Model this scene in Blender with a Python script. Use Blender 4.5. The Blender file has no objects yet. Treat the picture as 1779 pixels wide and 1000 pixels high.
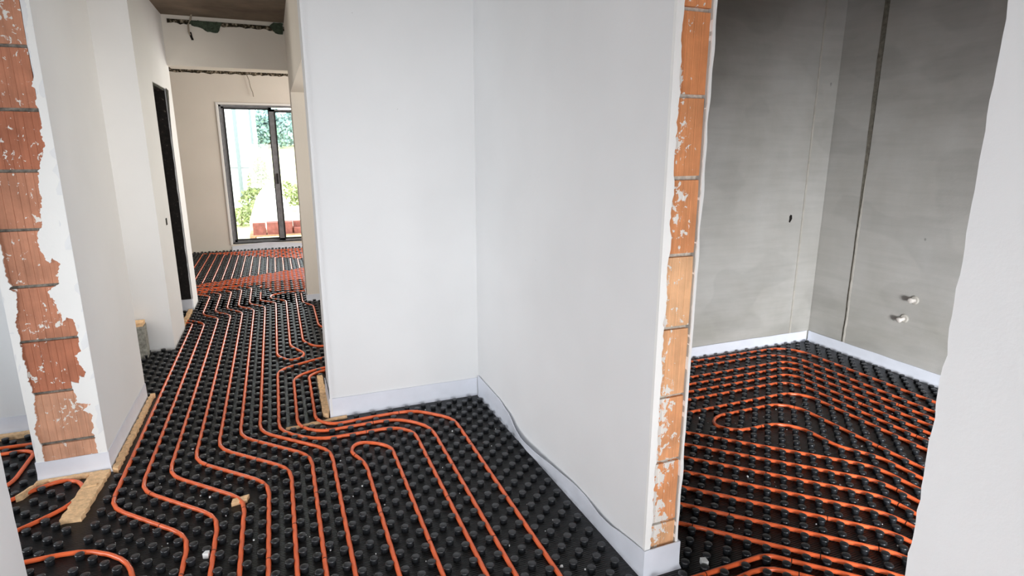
import bpy, math, random
import numpy as np
from mathutils import Vector, noise as mnoise

random.seed(7)
scene = bpy.context.scene
COL = scene.collection

# ------------------------------------------------------------------ camera
F_PX, PITCH, YAW, CAM_H = 1020.0, math.atan(241 / 1020.0), None, 1.53
YAW = math.atan(417.5 / (F_PX / math.cos(PITCH)))
cam_d = bpy.data.cameras.new('camera')
cam_d.sensor_width = 36.0
cam_d.lens = F_PX / 1779.0 * 36.0
cam_d.clip_start = 0.02
cam_d.clip_end = 300
cam = bpy.data.objects.new('camera', cam_d)
COL.objects.link(cam)
cam.location = (0, 0, CAM_H)
cam.rotation_euler = (math.pi / 2 - PITCH, 0, -YAW)
scene.camera = cam

# ------------------------------------------------------------------ sky, lights, exposure
world = bpy.data.worlds.new('overcast_sky')
scene.world = world
world.use_nodes = True
bg = world.node_tree.nodes['Background']
bg.inputs['Color'].default_value = (0.93, 0.97, 1.0, 1)
bg.inputs['Strength'].default_value = 6.5


def area(name, loc, aim, sx, sy, watts, col=(1, 1, 1), spread=180):
    l = bpy.data.lights.new(name, 'AREA')
    l.shape = 'RECTANGLE'
    l.spread = math.radians(spread)
    l.size, l.size_y, l.energy, l.color = sx, sy, watts, col
    o = bpy.data.objects.new(name, l)
    COL.objects.link(o)
    o.location = loc
    o.rotation_euler = Vector(aim).to_track_quat('-Z', 'Y').to_euler()
    return o


# area lamps stand in for daylight; no openings are cut in these walls
area('entrance_daylight', (0.13, -2.3, 0.95), (0, 1, -0.10), 1.8, 1.5, 21, (0.97, 0.985, 1.0), 80)
area('side_fill', (-0.82, 0.45, 0.95), (1, 0.62, -0.10), 1.2, 1.3, 16, (0.96, 0.98, 1.0), 125)  # added lamp, no window known here; brightens the partition leg
area('right_side_fill', (1.09, -0.3, 0.95), (-1, 1.0, -0.08), 1.2, 1.3, 36, (0.97, 0.985, 1.0), 110)  # added lamp to lift the left pier's hallway face
area('left_room_daylight', (-2.55, 2.4, 0.95), (1, 0.1, -0.08), 1.6, 1.3, 21, (0.93, 0.97, 1.0), 120)
area('side_room_fill', (-2.1, 4.6, 1.4), (1, 0, -0.05), 0.9, 1.6, 18, (1.0, 0.95, 0.88))  # added lamp in the unseen side room, lights the hallway
area('hall_right_fill', (1.55, 5.0, 1.4), (-1, 0, -0.05), 1.6, 1.6, 30, (1.0, 0.95, 0.88))  # added lamp beyond the right opening, lifts hallway and pier
area('living_room_fill', (2.2, 8.3, 1.5), (-1, 0, -0.05), 2.0, 2.0, 95, (1.0, 0.95, 0.89))  # added lamp out of view, brightens the far wall
area('grey_room_fill', (1.75, -1.0, 0.6), (0.50, 1, -0.16), 0.8, 0.8, 35, (0.96, 0.98, 1.0), 64)  # added low lamp, narrowed so the grey wall tops stay dark

scene.view_settings.view_transform = 'Standard'
scene.view_settings.look = 'None'
scene.view_settings.gamma = 1
scene.view_settings.use_curve_mapping = False
scene.view_settings.exposure = 0.0


# ------------------------------------------------------------------ helpers
def lin(r, g, b):
    f = lambda c: (c / 255 / 12.92) if c / 255 <= 0.04045 else ((c / 255 + 0.055) / 1.055) ** 2.4
    return (f(r), f(g), f(b), 1)


class N:
    """tiny node-graph helper"""
    def __init__(self, name, rough=0.8, spec=0.5):
        self.m = bpy.data.materials.new(name)
        self.m.use_nodes = True
        self.t = self.m.node_tree
        self.b = self.t.nodes['Principled BSDF']
        self.b.inputs['Roughness'].default_value = rough
        self.b.inputs['Specular IOR Level'].default_value = spec

    def n(self, kind, **kw):
        x = self.t.nodes.new(kind)
        for k, v in kw.items():
            if hasattr(x, k):
                setattr(x, k, v)
            else:
                x.inputs[k].default_value = v
        return x

    def l(self, a, b):
        self.t.links.new(a, b)

    def pos(self, scale=(1, 1, 1)):
        g = self.n('ShaderNodeNewGeometry')
        mp = self.n('ShaderNodeMapping')
        mp.inputs['Scale'].default_value = scale
        self.l(g.outputs['Position'], mp.inputs['Vector'])
        return mp.outputs['Vector']

    def noise(self, scale, detail=4, rough=0.55, vec=None, dist=0.0):
        x = self.n('ShaderNodeTexNoise')
        x.inputs['Scale'].default_value = scale
        x.inputs['Detail'].default_value = detail
        x.inputs['Roughness'].default_value = rough
        x.inputs['Distortion'].default_value = dist
        self.l(vec if vec is not None else self.pos(), x.inputs['Vector'])
        return x.outputs['Fac']

    def ramp(self, fac, stops):
        r = self.n('ShaderNodeValToRGB')
        e = r.color_ramp.elements
        while len(e) < len(stops):
            e.new(0.5)
        for el, (p, c) in zip(e, stops):
            el.position = p
            el.color = c if len(c) == 4 else (*c, 1)
        self.l(fac, r.inputs['Fac'])
        return r.outputs['Color']

    def mix(self, fac, a, b, mode='MIX'):
        x = self.n('ShaderNodeMix', data_type='RGBA', blend_type=mode)
        for sock, v in ((x.inputs['Factor'], fac), (x.inputs['A'], a), (x.inputs['B'], b)):
            pass
        ins = [i for i in x.inputs if i.enabled]
        for sock, v in zip(ins, (fac, a, b)):
            if hasattr(v, 'is_linked'):
                self.l(v, sock)
            else:
                sock.default_value = v
        return [o for o in x.outputs if o.enabled][0]

    def math(self, op, a, b=0.5):
        x = self.n('ShaderNodeMath', operation=op)
        for s, v in zip(x.inputs, (a, b)):
            if hasattr(v, 'is_linked'):
                self.l(v, s)
            else:
                s.default_value = v
        return x.outputs[0]

    def bump(self, h, strength=0.3, dist=0.01):
        x = self.n('ShaderNodeBump')
        x.inputs['Strength'].default_value = strength
        x.inputs['Distance'].default_value = dist
        self.l(h, x.inputs['Height'])
        self.l(x.outputs['Normal'], self.b.inputs['Normal'])

    def col(self, c):
        if hasattr(c, 'is_linked'):
            self.l(c, self.b.inputs['Base Color'])
        else:
            self.b.inputs['Base Color'].default_value = c


def W(v):
    return (v, v, v, 1)


def mat_plaster(name, c, dark=0.93):
    g = N(name, 0.85, 0.25)
    f = g.noise(1.3, 3)
    d = tuple(x * dark for x in c[:3]) + (1,)
    base = g.ramp(f, [(0.3, d), (0.7, c)])
    f2 = g.noise(45, 5, 0.7)
    spk = g.ramp(g.noise(26, 2), [(0.16, W(0.55)), (0.20, W(1.0))])
    g.col(g.mix(1.0, base, spk, 'MULTIPLY'))
    g.bump(f2, 0.08, 0.01)
    return g.m


def mat_cement():
    g = N('grey_cement_render', 0.75, 0.3)
    big = g.noise(0.9, 5, 0.6, dist=0.4)
    base = g.ramp(big, [(0.3, lin(162, 160, 152)), (0.5, lin(180, 178, 173)), (0.72, lin(194, 193, 190))])
    # trowelled patches and long faint streaks
    pat = g.ramp(g.noise(2.2, 1, 0.4, g.pos((1.0, 1.0, 1.6))), [(0.42, W(0.89)), (0.47, W(1.0))])
    st = g.ramp(g.noise(3.0, 4, 0.6, g.pos((0.7, 0.7, 7.0))), [(0.32, W(0.90)), (0.6, W(1.0))])
    c = g.mix(0.7, base, pat, 'MULTIPLY')
    c = g.mix(0.8, c, st, 'MULTIPLY')
    pin = g.ramp(g.noise(9, 1), [(0.17, W(0.45)), (0.19, W(1.0))])
    g.col(g.mix(0.8, c, pin, 'MULTIPLY'))
    g.bump(g.noise(60, 6, 0.7), 0.12, 0.01)
    return g.m


def mat_brick(name, hue_a, hue_b, splat, edge=None):
    """fired clay face, vertical comb marks, dried white plaster spatter; edge=(x_centre, gain): more white away from it"""
    g = N(name, 0.8, 0.25)
    oi = g.n('ShaderNodeObjectInfo')
    base = g.ramp(oi.outputs['Random'], [(0.0, hue_a), (0.5, tuple((a + b) / 2 for a, b in zip(hue_a, hue_b))), (1.0, hue_b)])
    st = g.ramp(g.noise(28, 3, 0.6, g.pos((3.0, 1.0, 0.12))), [(0.32, W(0.80)), (0.6, W(1.0))])
    cl = g.ramp(g.noise(8, 4), [(0.3, W(0.72)), (0.65, W(1.08))])
    c = g.mix(0.8, base, st, 'MULTIPLY')
    c = g.mix(0.8, c, cl, 'MULTIPLY')
    fac = g.noise(42, 5, 0.62, g.pos((1.0, 1.0, 0.75)), 0.5)
    low = g.noise(7, 2)
    fac = g.math('ADD', fac, g.math('MULTIPLY', low, 0.45))
    if edge:
        sx = g.n('ShaderNodeSeparateXYZ')
        g.l(g.pos(), sx.inputs[0])
        d = g.math('SUBTRACT', edge[0], sx.outputs['X'])
        fac = g.math('ADD', fac, g.math('MULTIPLY', d, edge[1]))
        zz = g.math('SUBTRACT', 0.62, sx.outputs['Z'])
        fac = g.math('ADD', fac, g.math('MULTIPLY', zz, 0.055))
    msk = g.ramp(fac, [(splat, (0, 0, 0)), (splat + 0.025, (1, 1, 1))])
    g.col(g.mix(msk, c, lin(232, 228, 222)))
    g.bump(g.noise(90, 4), 0.25, 0.004)
    return g.m


def mat_simple(name, c, rough=0.6, spec=0.4, var=0.12, scale=30, bump=0.1, metal=0.0):
    g = N(name, rough, spec)
    g.b.inputs['Metallic'].default_value = metal
    d = tuple(x * (1 - var) for x in c[:3]) + (1,)
    u = tuple(min(1, x * (1 + var)) for x in c[:3]) + (1,)
    f = g.noise(scale, 4)
    g.col(g.ramp(f, [(0.3, d), (0.7, u)]))
    if bump:
        g.bump(f, bump, 0.004)
    return g.m


M = {}
M['white'] = mat_plaster('white_painted_plaster', lin(236, 237, 238))
M['warmlit'] = mat_plaster('warm_lit_white_plaster', lin(232, 226, 216))  # white plaster again, with the hallway's warm dim light put into its colour
M['edge'] = mat_plaster('raw_white_filler', lin(245, 245, 243))
M['cement'] = mat_cement()
M['patch'] = mat_simple('fresh_cement_patch', lin(184, 180, 172), 0.9, 0.2, 0.15, 12, 0.3)
M['chase'] = mat_simple('rough_chase_cement', lin(120, 116, 106), 0.95, 0.2, 0.3, 40, 0.6)
M['brickL'] = mat_brick('terracotta_hollow_brick', lin(188, 118, 90), lin(220, 168, 138), 0.85)
M['brickR'] = mat_brick('orange_hollow_brick', lin(230, 150, 98), lin(240, 194, 150), 0.815, (1.235, 1.6))
M['mortarR'] = mat_simple('pale_mortar', lin(196, 190, 180), 0.95, 0.1, 0.3, 60, 0.8)
M['mortar'] = mat_simple('grey_mortar', lin(128, 124, 116), 0.95, 0.1, 0.45, 60, 0.8)
M['concrete'] = mat_simple('raw_concrete_ceiling', lin(120, 108, 94), 0.9, 0.2, 0.3, 3, 0.3)
M['slab'] = mat_simple('concrete_slab', lin(120, 118, 112), 0.9, 0.2, 0.2, 5, 0.2)
g = N('dark_mesh_residue', 0.95, 0.2)
g.col(g.ramp(g.noise(38, 6, 0.7), [(0.42, lin(38, 36, 28)), (0.52, lin(74, 66, 52)), (0.62, lin(168, 156, 138))]))
M['residue'] = g.m
M['greenmesh'] = mat_simple('green_glass_fibre_mesh', lin(64, 76, 62), 0.8, 0.3, 0.5, 40, 0.5)
M['pipe'] = mat_simple('orange_plastic_pipe', lin(240, 110, 64), 0.24, 0.5, 0.10, 14, 0.0)
M['mark'] = mat_simple('black_pipe_print', lin(40, 20, 14), 0.4, 0.4, 0.1, 30, 0)
M['foil'] = mat_simple('white_foam_foil', lin(226, 230, 240), 0.45, 0.4, 0.04, 9, 0.08)
M['tan'] = mat_simple('tan_foam_board', lin(236, 196, 152), 0.9, 0.2, 0.22, 55, 0.8)
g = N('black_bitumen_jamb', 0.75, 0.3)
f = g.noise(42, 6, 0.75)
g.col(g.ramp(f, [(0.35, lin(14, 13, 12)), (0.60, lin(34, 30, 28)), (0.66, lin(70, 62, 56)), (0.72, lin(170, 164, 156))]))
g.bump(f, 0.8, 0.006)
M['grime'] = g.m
M['frame'] = mat_simple('anthracite_window_frame', lin(120, 122, 126), 0.45, 0.4, 0.2, 20, 0.05)
M['gasket'] = mat_simple('black_gasket', lin(24, 24, 28), 0.5, 0.4, 0.2, 20, 0.0)
M['cable'] = mat_simple('grey_cable', lin(150, 140, 126), 0.6, 0.4, 0.1, 20, 0)
M['plug'] = mat_simple('white_pipe_plug', lin(216, 210, 204), 0.5, 0.4, 0.08, 30, 0.1)
M['hole'] = mat_simple('dark_cavity', lin(34, 30, 28), 0.9, 0.2, 0.2, 30, 0.3)
M['crumb'] = mat_simple('white_polystyrene', lin(238, 240, 240), 0.8, 0.3, 0.05, 30, 0.1)
M['block'] = mat_simple('grey_aerated_block', lin(150, 150, 142), 0.95, 0.1, 0.4, 45, 0.8)
M['grass'] = mat_simple('overexposed_meadow_grass', lin(206, 208, 160), 0.95, 0.1, 0.25, 1.2, 0.4)  # grass colour paled to carry the outdoor overexposure
M['gravel'] = mat_simple('pale_gravel', lin(214, 206, 190), 0.95, 0.1, 0.2, 20, 0.6)
M['house'] = mat_simple('white_house_render', lin(232, 236, 240), 0.9, 0.2, 0.03, 3, 0.05)
M['gutter'] = mat_simple('grey_downpipe', lin(116, 126, 130), 0.5, 0.4, 0.05, 20, 0)
M['leaf'] = mat_simple('overexposed_bush_leaves', lin(150, 160, 112), 0.8, 0.2, 0.4, 9, 0)  # leaf green washed out for the glare outside
M['treeleaf'] = mat_simple('overexposed_tree_leaves', lin(146, 172, 170), 0.8, 0.2, 0.4, 3, 0)  # glare and distance haze are put into this leaf colour
M['bark'] = mat_simple('grey_bark', lin(96, 82, 66), 0.9, 0.2, 0.3, 20, 0.5)
M['pallet'] = mat_simple('weathered_pallet_wood', lin(170, 130, 100), 0.9, 0.2, 0.3, 20, 0.3)
M['clay'] = mat_simple('red_clay_block', lin(136, 84, 76), 0.9, 0.2, 0.25, 12, 0.2)
M['tarp'] = mat_simple('white_plastic_sheet', lin(240, 238, 234), 0.4, 0.5, 0.04, 6, 0.5)

# black studded sheet: glossy moulded polystyrene
g = N('black_studded_polystyrene', 0.30, 0.6)
f = g.noise(35, 3)
g.col(g.ramp(f, [(0.3, lin(24, 26, 28)), (0.7, lin(42, 44, 48))]))  # lighter than the base: sheen on the stud tops put into the colour
g.bump(g.noise(160, 3), 0.12, 0.003)
M['stud'] = g.m
g = N('black_moulded_base', 0.42, 0.5)
f = g.noise(60, 3, 0.6)
g.col(g.ramp(f, [(0.3, lin(6, 7, 8)), (0.7, lin(16, 18, 19))]))  # same sheet; the dark between the studs is put into its colour
wv = g.n('ShaderNodeTexWave', wave_type='BANDS', bands_direction='Y')
wv.inputs['Scale'].default_value = 32
wv.inputs['Distortion'].default_value = 1.0
g.l(g.pos(), wv.inputs['Vector'])
g.bump(wv.outputs['Fac'], 0.35, 0.006)
M['base'] = g.m
# glass
g = N('clear_window_glass', 0.02, 0.5)
tr = g.n('ShaderNodeBsdfTransparent')
tr.inputs['Color'].default_value = (0.96, 0.98, 0.98, 1)
gl = g.n('ShaderNodeBsdfGlossy')
gl.inputs['Roughness'].default_value = 0.02
fr = g.n('ShaderNodeFresnel')
fr.inputs['IOR'].default_value = 1.45
mx = g.n('ShaderNodeMixShader')
g.l(fr.outputs[0], mx.inputs[0]); g.l(tr.outputs[0], mx.inputs[1]); g.l(gl.outputs[0], mx.inputs[2])
g.l(mx.outputs[0], g.t.nodes['Material Output'].inputs['Surface'])
M['glass'] = g.m


class MB:
    """mesh builder"""
    def __init__(self):
        self.v, self.f = [], []

    def box(self, x0, x1, y0, y1, z0, z1):
        b = len(self.v)
        self.v += [(x, y, z) for z in (z0, z1) for x, y in ((x0, y0), (x1, y0), (x1, y1), (x0, y1))]
        self.f += [tuple(b + i for i in q) for q in
                   ((3, 2, 1, 0), (4, 5, 6, 7), (0, 1, 5, 4), (1, 2, 6, 5), (2, 3, 7, 6), (3, 0, 4, 7))]
        return self

    def prism(self, pts, axis, a, b):
        """polygon pts (2D) extruded along axis ('x','y','z') from a to b"""
        mk = {'x': lambda p, t: (t, p[0], p[1]), 'y': lambda p, t: (p[0], t, p[1]), 'z': lambda p, t: (p[0], p[1], t)}[axis]
        n, s = len(pts), len(self.v)
        self.v += [mk(p, a) for p in pts] + [mk(p, b) for p in pts]
        self.f += [tuple(range(s, s + n)), tuple(range(s + 2 * n - 1, s + n - 1, -1))]
        self.f += [(s + i, s + n + i, s + n + (i + 1) % n, s + (i + 1) % n) for i in range(n)]
        return self

    def rings(self, rings, closed=True, caps=True):
        s, n = len(self.v), len(rings[0])
        for r in rings:
            self.v += [tuple(p) for p in r]
        for k in range(len(rings) - 1):
            for i in range(n if closed else n - 1):
                j = (i + 1) % n
                a = s + k * n
                self.f.append((a + i, a + j, a + n + j, a + n + i))
        if caps:
            self.f.append(tuple(s + i for i in reversed(range(n))))
            self.f.append(tuple(s + (len(rings) - 1) * n + i for i in range(n)))
        return self

    def lathe(self, prof, c=(0, 0, 0), seg=12):
        rr = [[(c[0] + r * math.cos(2 * math.pi * k / seg), c[1] + r * math.sin(2 * math.pi * k / seg), c[2] + z)
               for k in range(seg)] for r, z in prof]
        return self.rings(rr)

    def tube(self, pts, r, seg=8):
        pts = [Vector(p) for p in pts]
        rr = []
        for i, p in enumerate(pts):
            t = (pts[min(i + 1, len(pts) - 1)] - pts[max(i - 1, 0)]).normalized()
            ref = Vector((0, 0, 1)) if abs(t.z) < 0.9 else Vector((1, 0, 0))
            u = t.cross(ref).normalized()
            w = u.cross(t)
            rr.append([p + u * (r * math.cos(2 * math.pi * k / seg)) + w * (r * math.sin(2 * math.pi * k / seg)) for k in range(seg)])
        return self.rings(rr)

    def mesh(self, name, smooth=False):
        me = bpy.data.meshes.new(name)
        me.from_pydata(self.v, [], self.f)
        bmfix(me)
        if smooth:
            me.shade_smooth() if hasattr(me, 'shade_smooth') else None
            if smooth == 'auto':
                me.set_sharp_from_angle(angle=math.radians(40))
        me.update()
        return me

    def build(self, name, mat, parent=None, smooth=False, loc=None):
        o = bpy.data.objects.new(name, self.mesh(name, smooth))
        o.data.materials.append(mat)
        COL.objects.link(o)
        if parent:
            o.parent = parent
        if loc:
            o.location = loc
        return o


def bmfix(me):
    import bmesh
    bm = bmesh.new()
    bm.from_mesh(me)
    bmesh.ops.recalc_face_normals(bm, faces=bm.faces)
    bm.to_mesh(me)
    bm.free()


def tag(o, label, cat, group=None, kind=None):
    o['label'] = label
    o['category'] = cat
    if group:
        o['group'] = group
    if kind:
        o['kind'] = kind
    return o


def struct(o, label=None):
    o['kind'] = 'structure'
    if label:
        o['label'] = label
    return o


def empty(name, loc=(0, 0, 0)):
    o = bpy.data.objects.new(name, None)
    o.empty_display_size = 0.1
    o.location = loc
    COL.objects.link(o)
    return o


def share(name, me, parent=None, loc=(0, 0, 0), rot=(0, 0, 0)):
    o = bpy.data.objects.new(name, me)
    o.location = loc
    o.rotation_euler = rot
    COL.objects.link(o)
    if parent:
        o.parent = parent
    return o


def nz(x, y=0.0, z=0.0):
    return mnoise.noise(Vector((x, y, z)))


def ragged_slab(x0, x1, y0, y1, z0, z1, amp=0.004, seg=70, corners=(0, 1), seed=0.0, freq=14, xmove=()):
    """vertical slab whose chosen vertical edges wander like hand-filled plaster.
    corners 0:(x0,y0) 1:(x1,y0) 2:(x1,y1) 3:(x0,y1)"""
    mb = MB()
    rr = []
    for i in range(seg + 1):
        z = z0 + (z1 - z0) * i / seg
        c = [[x0, y0], [x1, y0], [x1, y1], [x0, y1]]
        for k in corners:
            a = amp * (nz(z * freq, seed + k * 7.3) + 0.7 * nz(z * freq * 3.1, seed + k * 3.7, 4.0))
            if k in xmove:
                c[k][0] += a
            c[k][1] += (amp * 0.6 * nz(z * freq * 1.7, seed + 9 + k)) if k in xmove else a
        rr.append([(p[0], p[1], z) for p in c])
    return mb.rings(rr)


def rough_poly(pts, amp=0.006, step=0.02, seed=0.0):
    """closed polygon with wandering edges"""
    out = []
    n = len(pts)
    for i in range(n):
        a, b = Vector(pts[i]), Vector(pts[(i + 1) % n])
        k = max(1, int((b - a).length / step))
        nn = Vector((-(b - a).y, (b - a).x)).normalized()
        for j in range(k):
            p = a + (b - a) * (j / k)
            p += nn * amp * (nz(p.x * 40 + seed, p.y * 40) * 1.4)
            out.append((p.x, p.y))
    return out


CEIL = 2.74
# ================================================================== SETTING
fl = MB().box(-3.2, 4.4, -2.6, 10.25, -0.12, -0.02).build('floor', M['slab'])
struct(fl, 'concrete floor slab under the black heating mats')
cl = MB().box(-3.2, 4.4, -2.6, 10.25, CEIL, CEIL + 0.2).build('ceiling', M['concrete'])
struct(cl, 'raw brown-grey concrete ceiling')

# ---- left pier with the bare brick end
PX0, PX1, PY0, PY1 = -1.157, -0.871, 3.16, 4.085


def comb_brick(w, h, d, n, depth=0.0014):
    """front (toward -y) scored with n vertical grooves"""
    pts = [(0, 0)]
    for k in range(1, n):
        x = w * k / n
        pts += [(x - 0.0022, 0), (x, depth), (x + 0.0022, 0)]
    pts += [(w, 0), (w, d), (0, d)]
    return MB().prism(pts, 'z', 0, h)


pier = MB().box(PX0 + 0.012, PX1 - 0.03, PY0 + 0.014, PY1 - 0.012, -0.02, CEIL).build('wall_left_front', M['mortar'])
struct(pier, 'left wall pier with bare brick end and white plastered sides')
me = comb_brick(0.242, 0.2385, 0.1, 8).mesh('brick_left')
me.materials.append(M['brickL'])
for k in range(-1, 11):
    z0 = 0.184 + 0.2525 * k
    o = share('brick', me, pier, (PX0 + 0.010 + random.uniform(-.002, .002), PY0 + random.uniform(0, .003), z0), (0, random.uniform(-.006, .006), 0))
    if k == 10:
        o.scale.z = 0.1
    if k == -1:
        o.location.z = -0.02
        o.scale.z = 0.79
# plaster skins of the pier
ragged_slab(PX1 - 0.032, PX1, PY0 - 0.004, PY1, -0.02, CEIL, 0.003, corners=(0, 1), seed=2, xmove=(0,)).build('plaster_skin', M['white'], pier)
ragged_slab(PX0, PX0 + 0.014, PY0 - 0.004, PY1, -0.02, CEIL, 0.003, corners=(0, 1), seed=5, xmove=(1,)).build('plaster_skin', M['white'], pier)
MB().box(PX0 + 0.001, PX1 - 0.001, PY1 - 0.012, PY1 - 0.0005, -0.02, CEIL).build('plaster_skin', M['white'], pier)

th_, yw = PITCH, YAW
Fw = Vector((math.sin(yw) * math.cos(th_), math.cos(yw) * math.cos(th_), -math.sin(th_)))
Rw = Vector((math.cos(yw), -math.sin(yw), 0))
Uw = Rw.cross(Fw)


def meas_y(px, py, Y):
    """measured photo point -> its place on the wall plane y = Y"""
    d = Fw + Rw * ((px - 889.5) / F_PX) - Uw * ((py - 500) / F_PX)
    p = Vector((0, 0, CAM_H)) + d * (Y / d.y)
    return p.x, p.z


# ragged plaster smeared over the brick end: right side, then left side
rb = [(45, 0), (50, 30), (46, 45), (52, 82), (60, 130), (56, 150), (67, 160), (62, 176), (69, 190), (74, 215), (70, 232), (78, 250), (74, 272),
      (67, 297), (68, 320), (71, 335), (73, 350), (70, 372), (74, 392), (70, 397), (65, 406), (67, 428), (77, 444), (86, 457), (92, 448), (104, 457), (101, 475), (104, 492),
      (93, 498), (85, 506), (88, 516), (96, 521), (98, 534), (106, 543), (110, 559), (117, 551), (128, 554), (133, 570), (136, 582), (138, 590), (137, 600), (141, 610),
      (131, 617), (137, 630), (149, 646), (146, 655), (138, 652), (138, 665), (123, 662), (128, 678), (131, 683), (135, 699), (158, 701),
      (144, 712), (162, 719), (158, 730), (164, 737), (161, 748), (164, 755), (167, 770), (171, 789)]
pr = [meas_y(x, y, PY0) for x, y in rb]
def torn(pts, seed):
    out = []
    for (ax, az), (bx, bz) in zip(pts[:-1], pts[1:]):
        n_ = max(1, int(math.hypot(bx - ax, bz - az) / .006))
        for q_ in range(n_):
            t_ = q_ / n_
            x_, z_ = ax + (bx - ax) * t_, az + (bz - az) * t_
            out.append((x_ + .006 * nz(x_ * 90, z_ * 90, seed) + .004 * nz(x_ * 250, z_ * 250, seed), z_ + .004 * nz(z_ * 150, x_ * 150, seed + 4)))
    return out + [pts[-1]]


pr = torn(pr, 1.0)
poly = [(pr[0][0], CEIL)] + pr + [(pr[-1][0], -0.02), (PX1 - 0.001, -0.02), (PX1 - 0.001, CEIL)]
MB().prism(poly, 'y', PY0 - 0.0045, PY0 + 0.004).build('plaster_smear', M['edge'], pier)
lb = [(-6, 400), (2, 430), (6, 449), (9, 470), (14, 489), (20, 497), (16, 502), (29, 508), (30, 540), (27, 560), (35, 585), (37, 601), (40, 620), (48, 646), (50, 660), (56, 674),
      (57, 681), (61, 690), (59, 705), (65, 730), (61, 742), (63, 755), (72, 773), (77, 798)]
pl = torn([meas_y(x, y, PY0) for x, y in lb], 2.0)
poly = [(PX0 + 0.001, 1.6)] + [(max(a, PX0 + 0.002), b) for a, b in pl] + [(pl[-1][0], -0.02), (PX0 + 0.001, -0.02)]
MB().prism(poly, 'y', PY0 - 0.0045, PY0 + 0.004).build('plaster_smear', M['edge'], pier)

# ---- near left wall (other side of that doorway), its end jamb at y=2.15
w = ragged_slab(-1.157, -0.873, -2.5, 2.152, -0.02, CEIL, 0.004, corners=(2, 3), seed=11).build('wall_left_near', M['white'])
struct(w, 'white wall beside the camera on the left')
# ---- second left pier, door, end of hallway
w = MB().box(-1.10, -0.845, 5.09, 5.685, -0.02, CEIL).box(-1.10, -0.845, 5.685, 6.36, 2.06, CEIL).box(-1.10, -0.845, 6.36, 6.70, -0.02, CEIL).build('wall_left_middle', M['white'])
struct(w, 'white hallway wall with the dark doorway')
MB().box(-1.4, -1.10, 5.09, 5.3, -0.02, CEIL).box(-3.0, -1.1, 6.70 - 0.2, 6.70, -0.02, CEIL).build('wall_return', M['warmlit'], w)
# bitumen-black far jamb of that doorway, ragged toward the hall
rr = []
for i in range(60):
    z = 0.10 + i / 59 * 1.955
    rr.append([(-1.099, 6.352, z), (-0.858 + 0.006 * nz(z * 9, 3) + 0.005 * nz(z * 40, 1), 6.350 + 0.003 * nz(z * 30, 8), z),
               (-0.858 + 0.006 * nz(z * 9, 3), 6.361, z), (-1.099, 6.361, z)])
MB().rings(rr).build('black_jamb_coating', M['grime'], w)
wrap = [(6.345 + 0.012 * nz(i * .7, 2) + (0.15 * max(0, (i - 44) / 16) ** 1.5) + 0.01 * nz(i * 2.1, 5), 0.10 + i / 60 * 1.96) for i in range(61)]
MB().prism([(6.352, 2.07), (6.352, .10)] + [(max(6.353, a), b) for a, b in wrap], 'x', -.847, -.8435).build('black_jamb_coating', M['grime'], w)
MB().prism(rough_poly([(-1.099, 2.047), (-0.86, 2.045), (-0.855, 2.062), (-1.099, 2.062)], 0.006, 0.015, 2), 'y', 5.69, 6.36).build('black_jamb_coating', M['grime'], w)
MB().box(-1.099, -0.85, 6.335, 6.362, -0.018, 0.10).build('jamb_foot', M['foil'], w)
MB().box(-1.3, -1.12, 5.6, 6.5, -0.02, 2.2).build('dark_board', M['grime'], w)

# ---- left room far wall
w = MB().box(-3.0, PX0, 3.79, 4.05, -0.02, CEIL).build('wall_left_room', M['white'])
struct(w, 'pale bluish wall of the room on the left')
w = MB().box(-3.15, -3.0, -2.6, 10.2, -0.02, CEIL).build('wall_left_outer', M['white'])
struct(w)

# ---- central partition: front face (A) and right leg (B) with brick end
w = MB().box(0.20, 1.30, 3.37, 3.73, -0.02, CEIL)
A = w.build('wall_partition', M['white'])
struct(A, 'white plastered partition standing between hallway and right room')
ragged_slab(0.192, 0.204, 3.362, 3.374, 0.0, CEIL, 0.0015, corners=(0, 1), seed=21).build('corner_bead', M['white'], A)
B = MB().box(1.160, 1.285, 1.585, 3.40, -0.02, CEIL).build('wall_partition_end', M['mortarR'])
struct(B, 'partition leg ending in a narrow bare brick pillar')
me = comb_brick(0.117, 0.2375, 0.09, 4).mesh('brick_right')
me.materials.append(M['brickR'])
for k in range(-1, 11):
    z0 = 0.1945 + 0.2503 * k
    o = share('brick', me, B, (1.1635 + random.uniform(-.003, .003), 1.57 + random.uniform(0, .004), z0), (0, random.uniform(-.008, .008), 0))
    if k == -1:
        o.location.z = -0.02
        o.scale.z = 0.86
    if k == 10:
        o.scale.z = 0.15
# long plaster faces of the leg; the visible one leans a touch like the photo
mb = MB()
rr = []
for i in range(71):
    z = -0.02 + (CEIL + 0.02) * i / 70
    j = 0.0045 * (nz(z * 14, 31) + 0.7 * nz(z * 43, 32))
    j2 = 0.003 * nz(z * 25, 33)
    rr.append([(1.143, 1.562 + j2, z), (1.166 + j, 1.560 + j2, z), (1.170, 3.39, z), (1.108, 3.39, z)])
mb.rings(rr).build('plaster_skin', M['white'], B)
ragged_slab(1.2785, 1.290, 1.563, 3.40, -0.02, CEIL, 0.003, corners=(0, 1), seed=41, xmove=(0,)).build('plaster_skin', M['cement'], B)
rr = []
for i in range(161):      # filler bead along the front arris with torn edge
    z = -0.02 + 2.35 * i / 160
    e = 1.1655 + 0.010 * max(0, nz(z * 11, 51) + 0.35) + 0.006 * nz(z * 45, 52) + 0.005 * max(0, nz(z * 90, 53))
    rr.append([(1.1425, 1.5575, z), (e, 1.5585, z), (e, 1.571, z), (1.1425, 1.571, z)])
mb = MB().rings(rr)
mb.build('filler_bead', M['edge'], B)
rr = []
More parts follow.
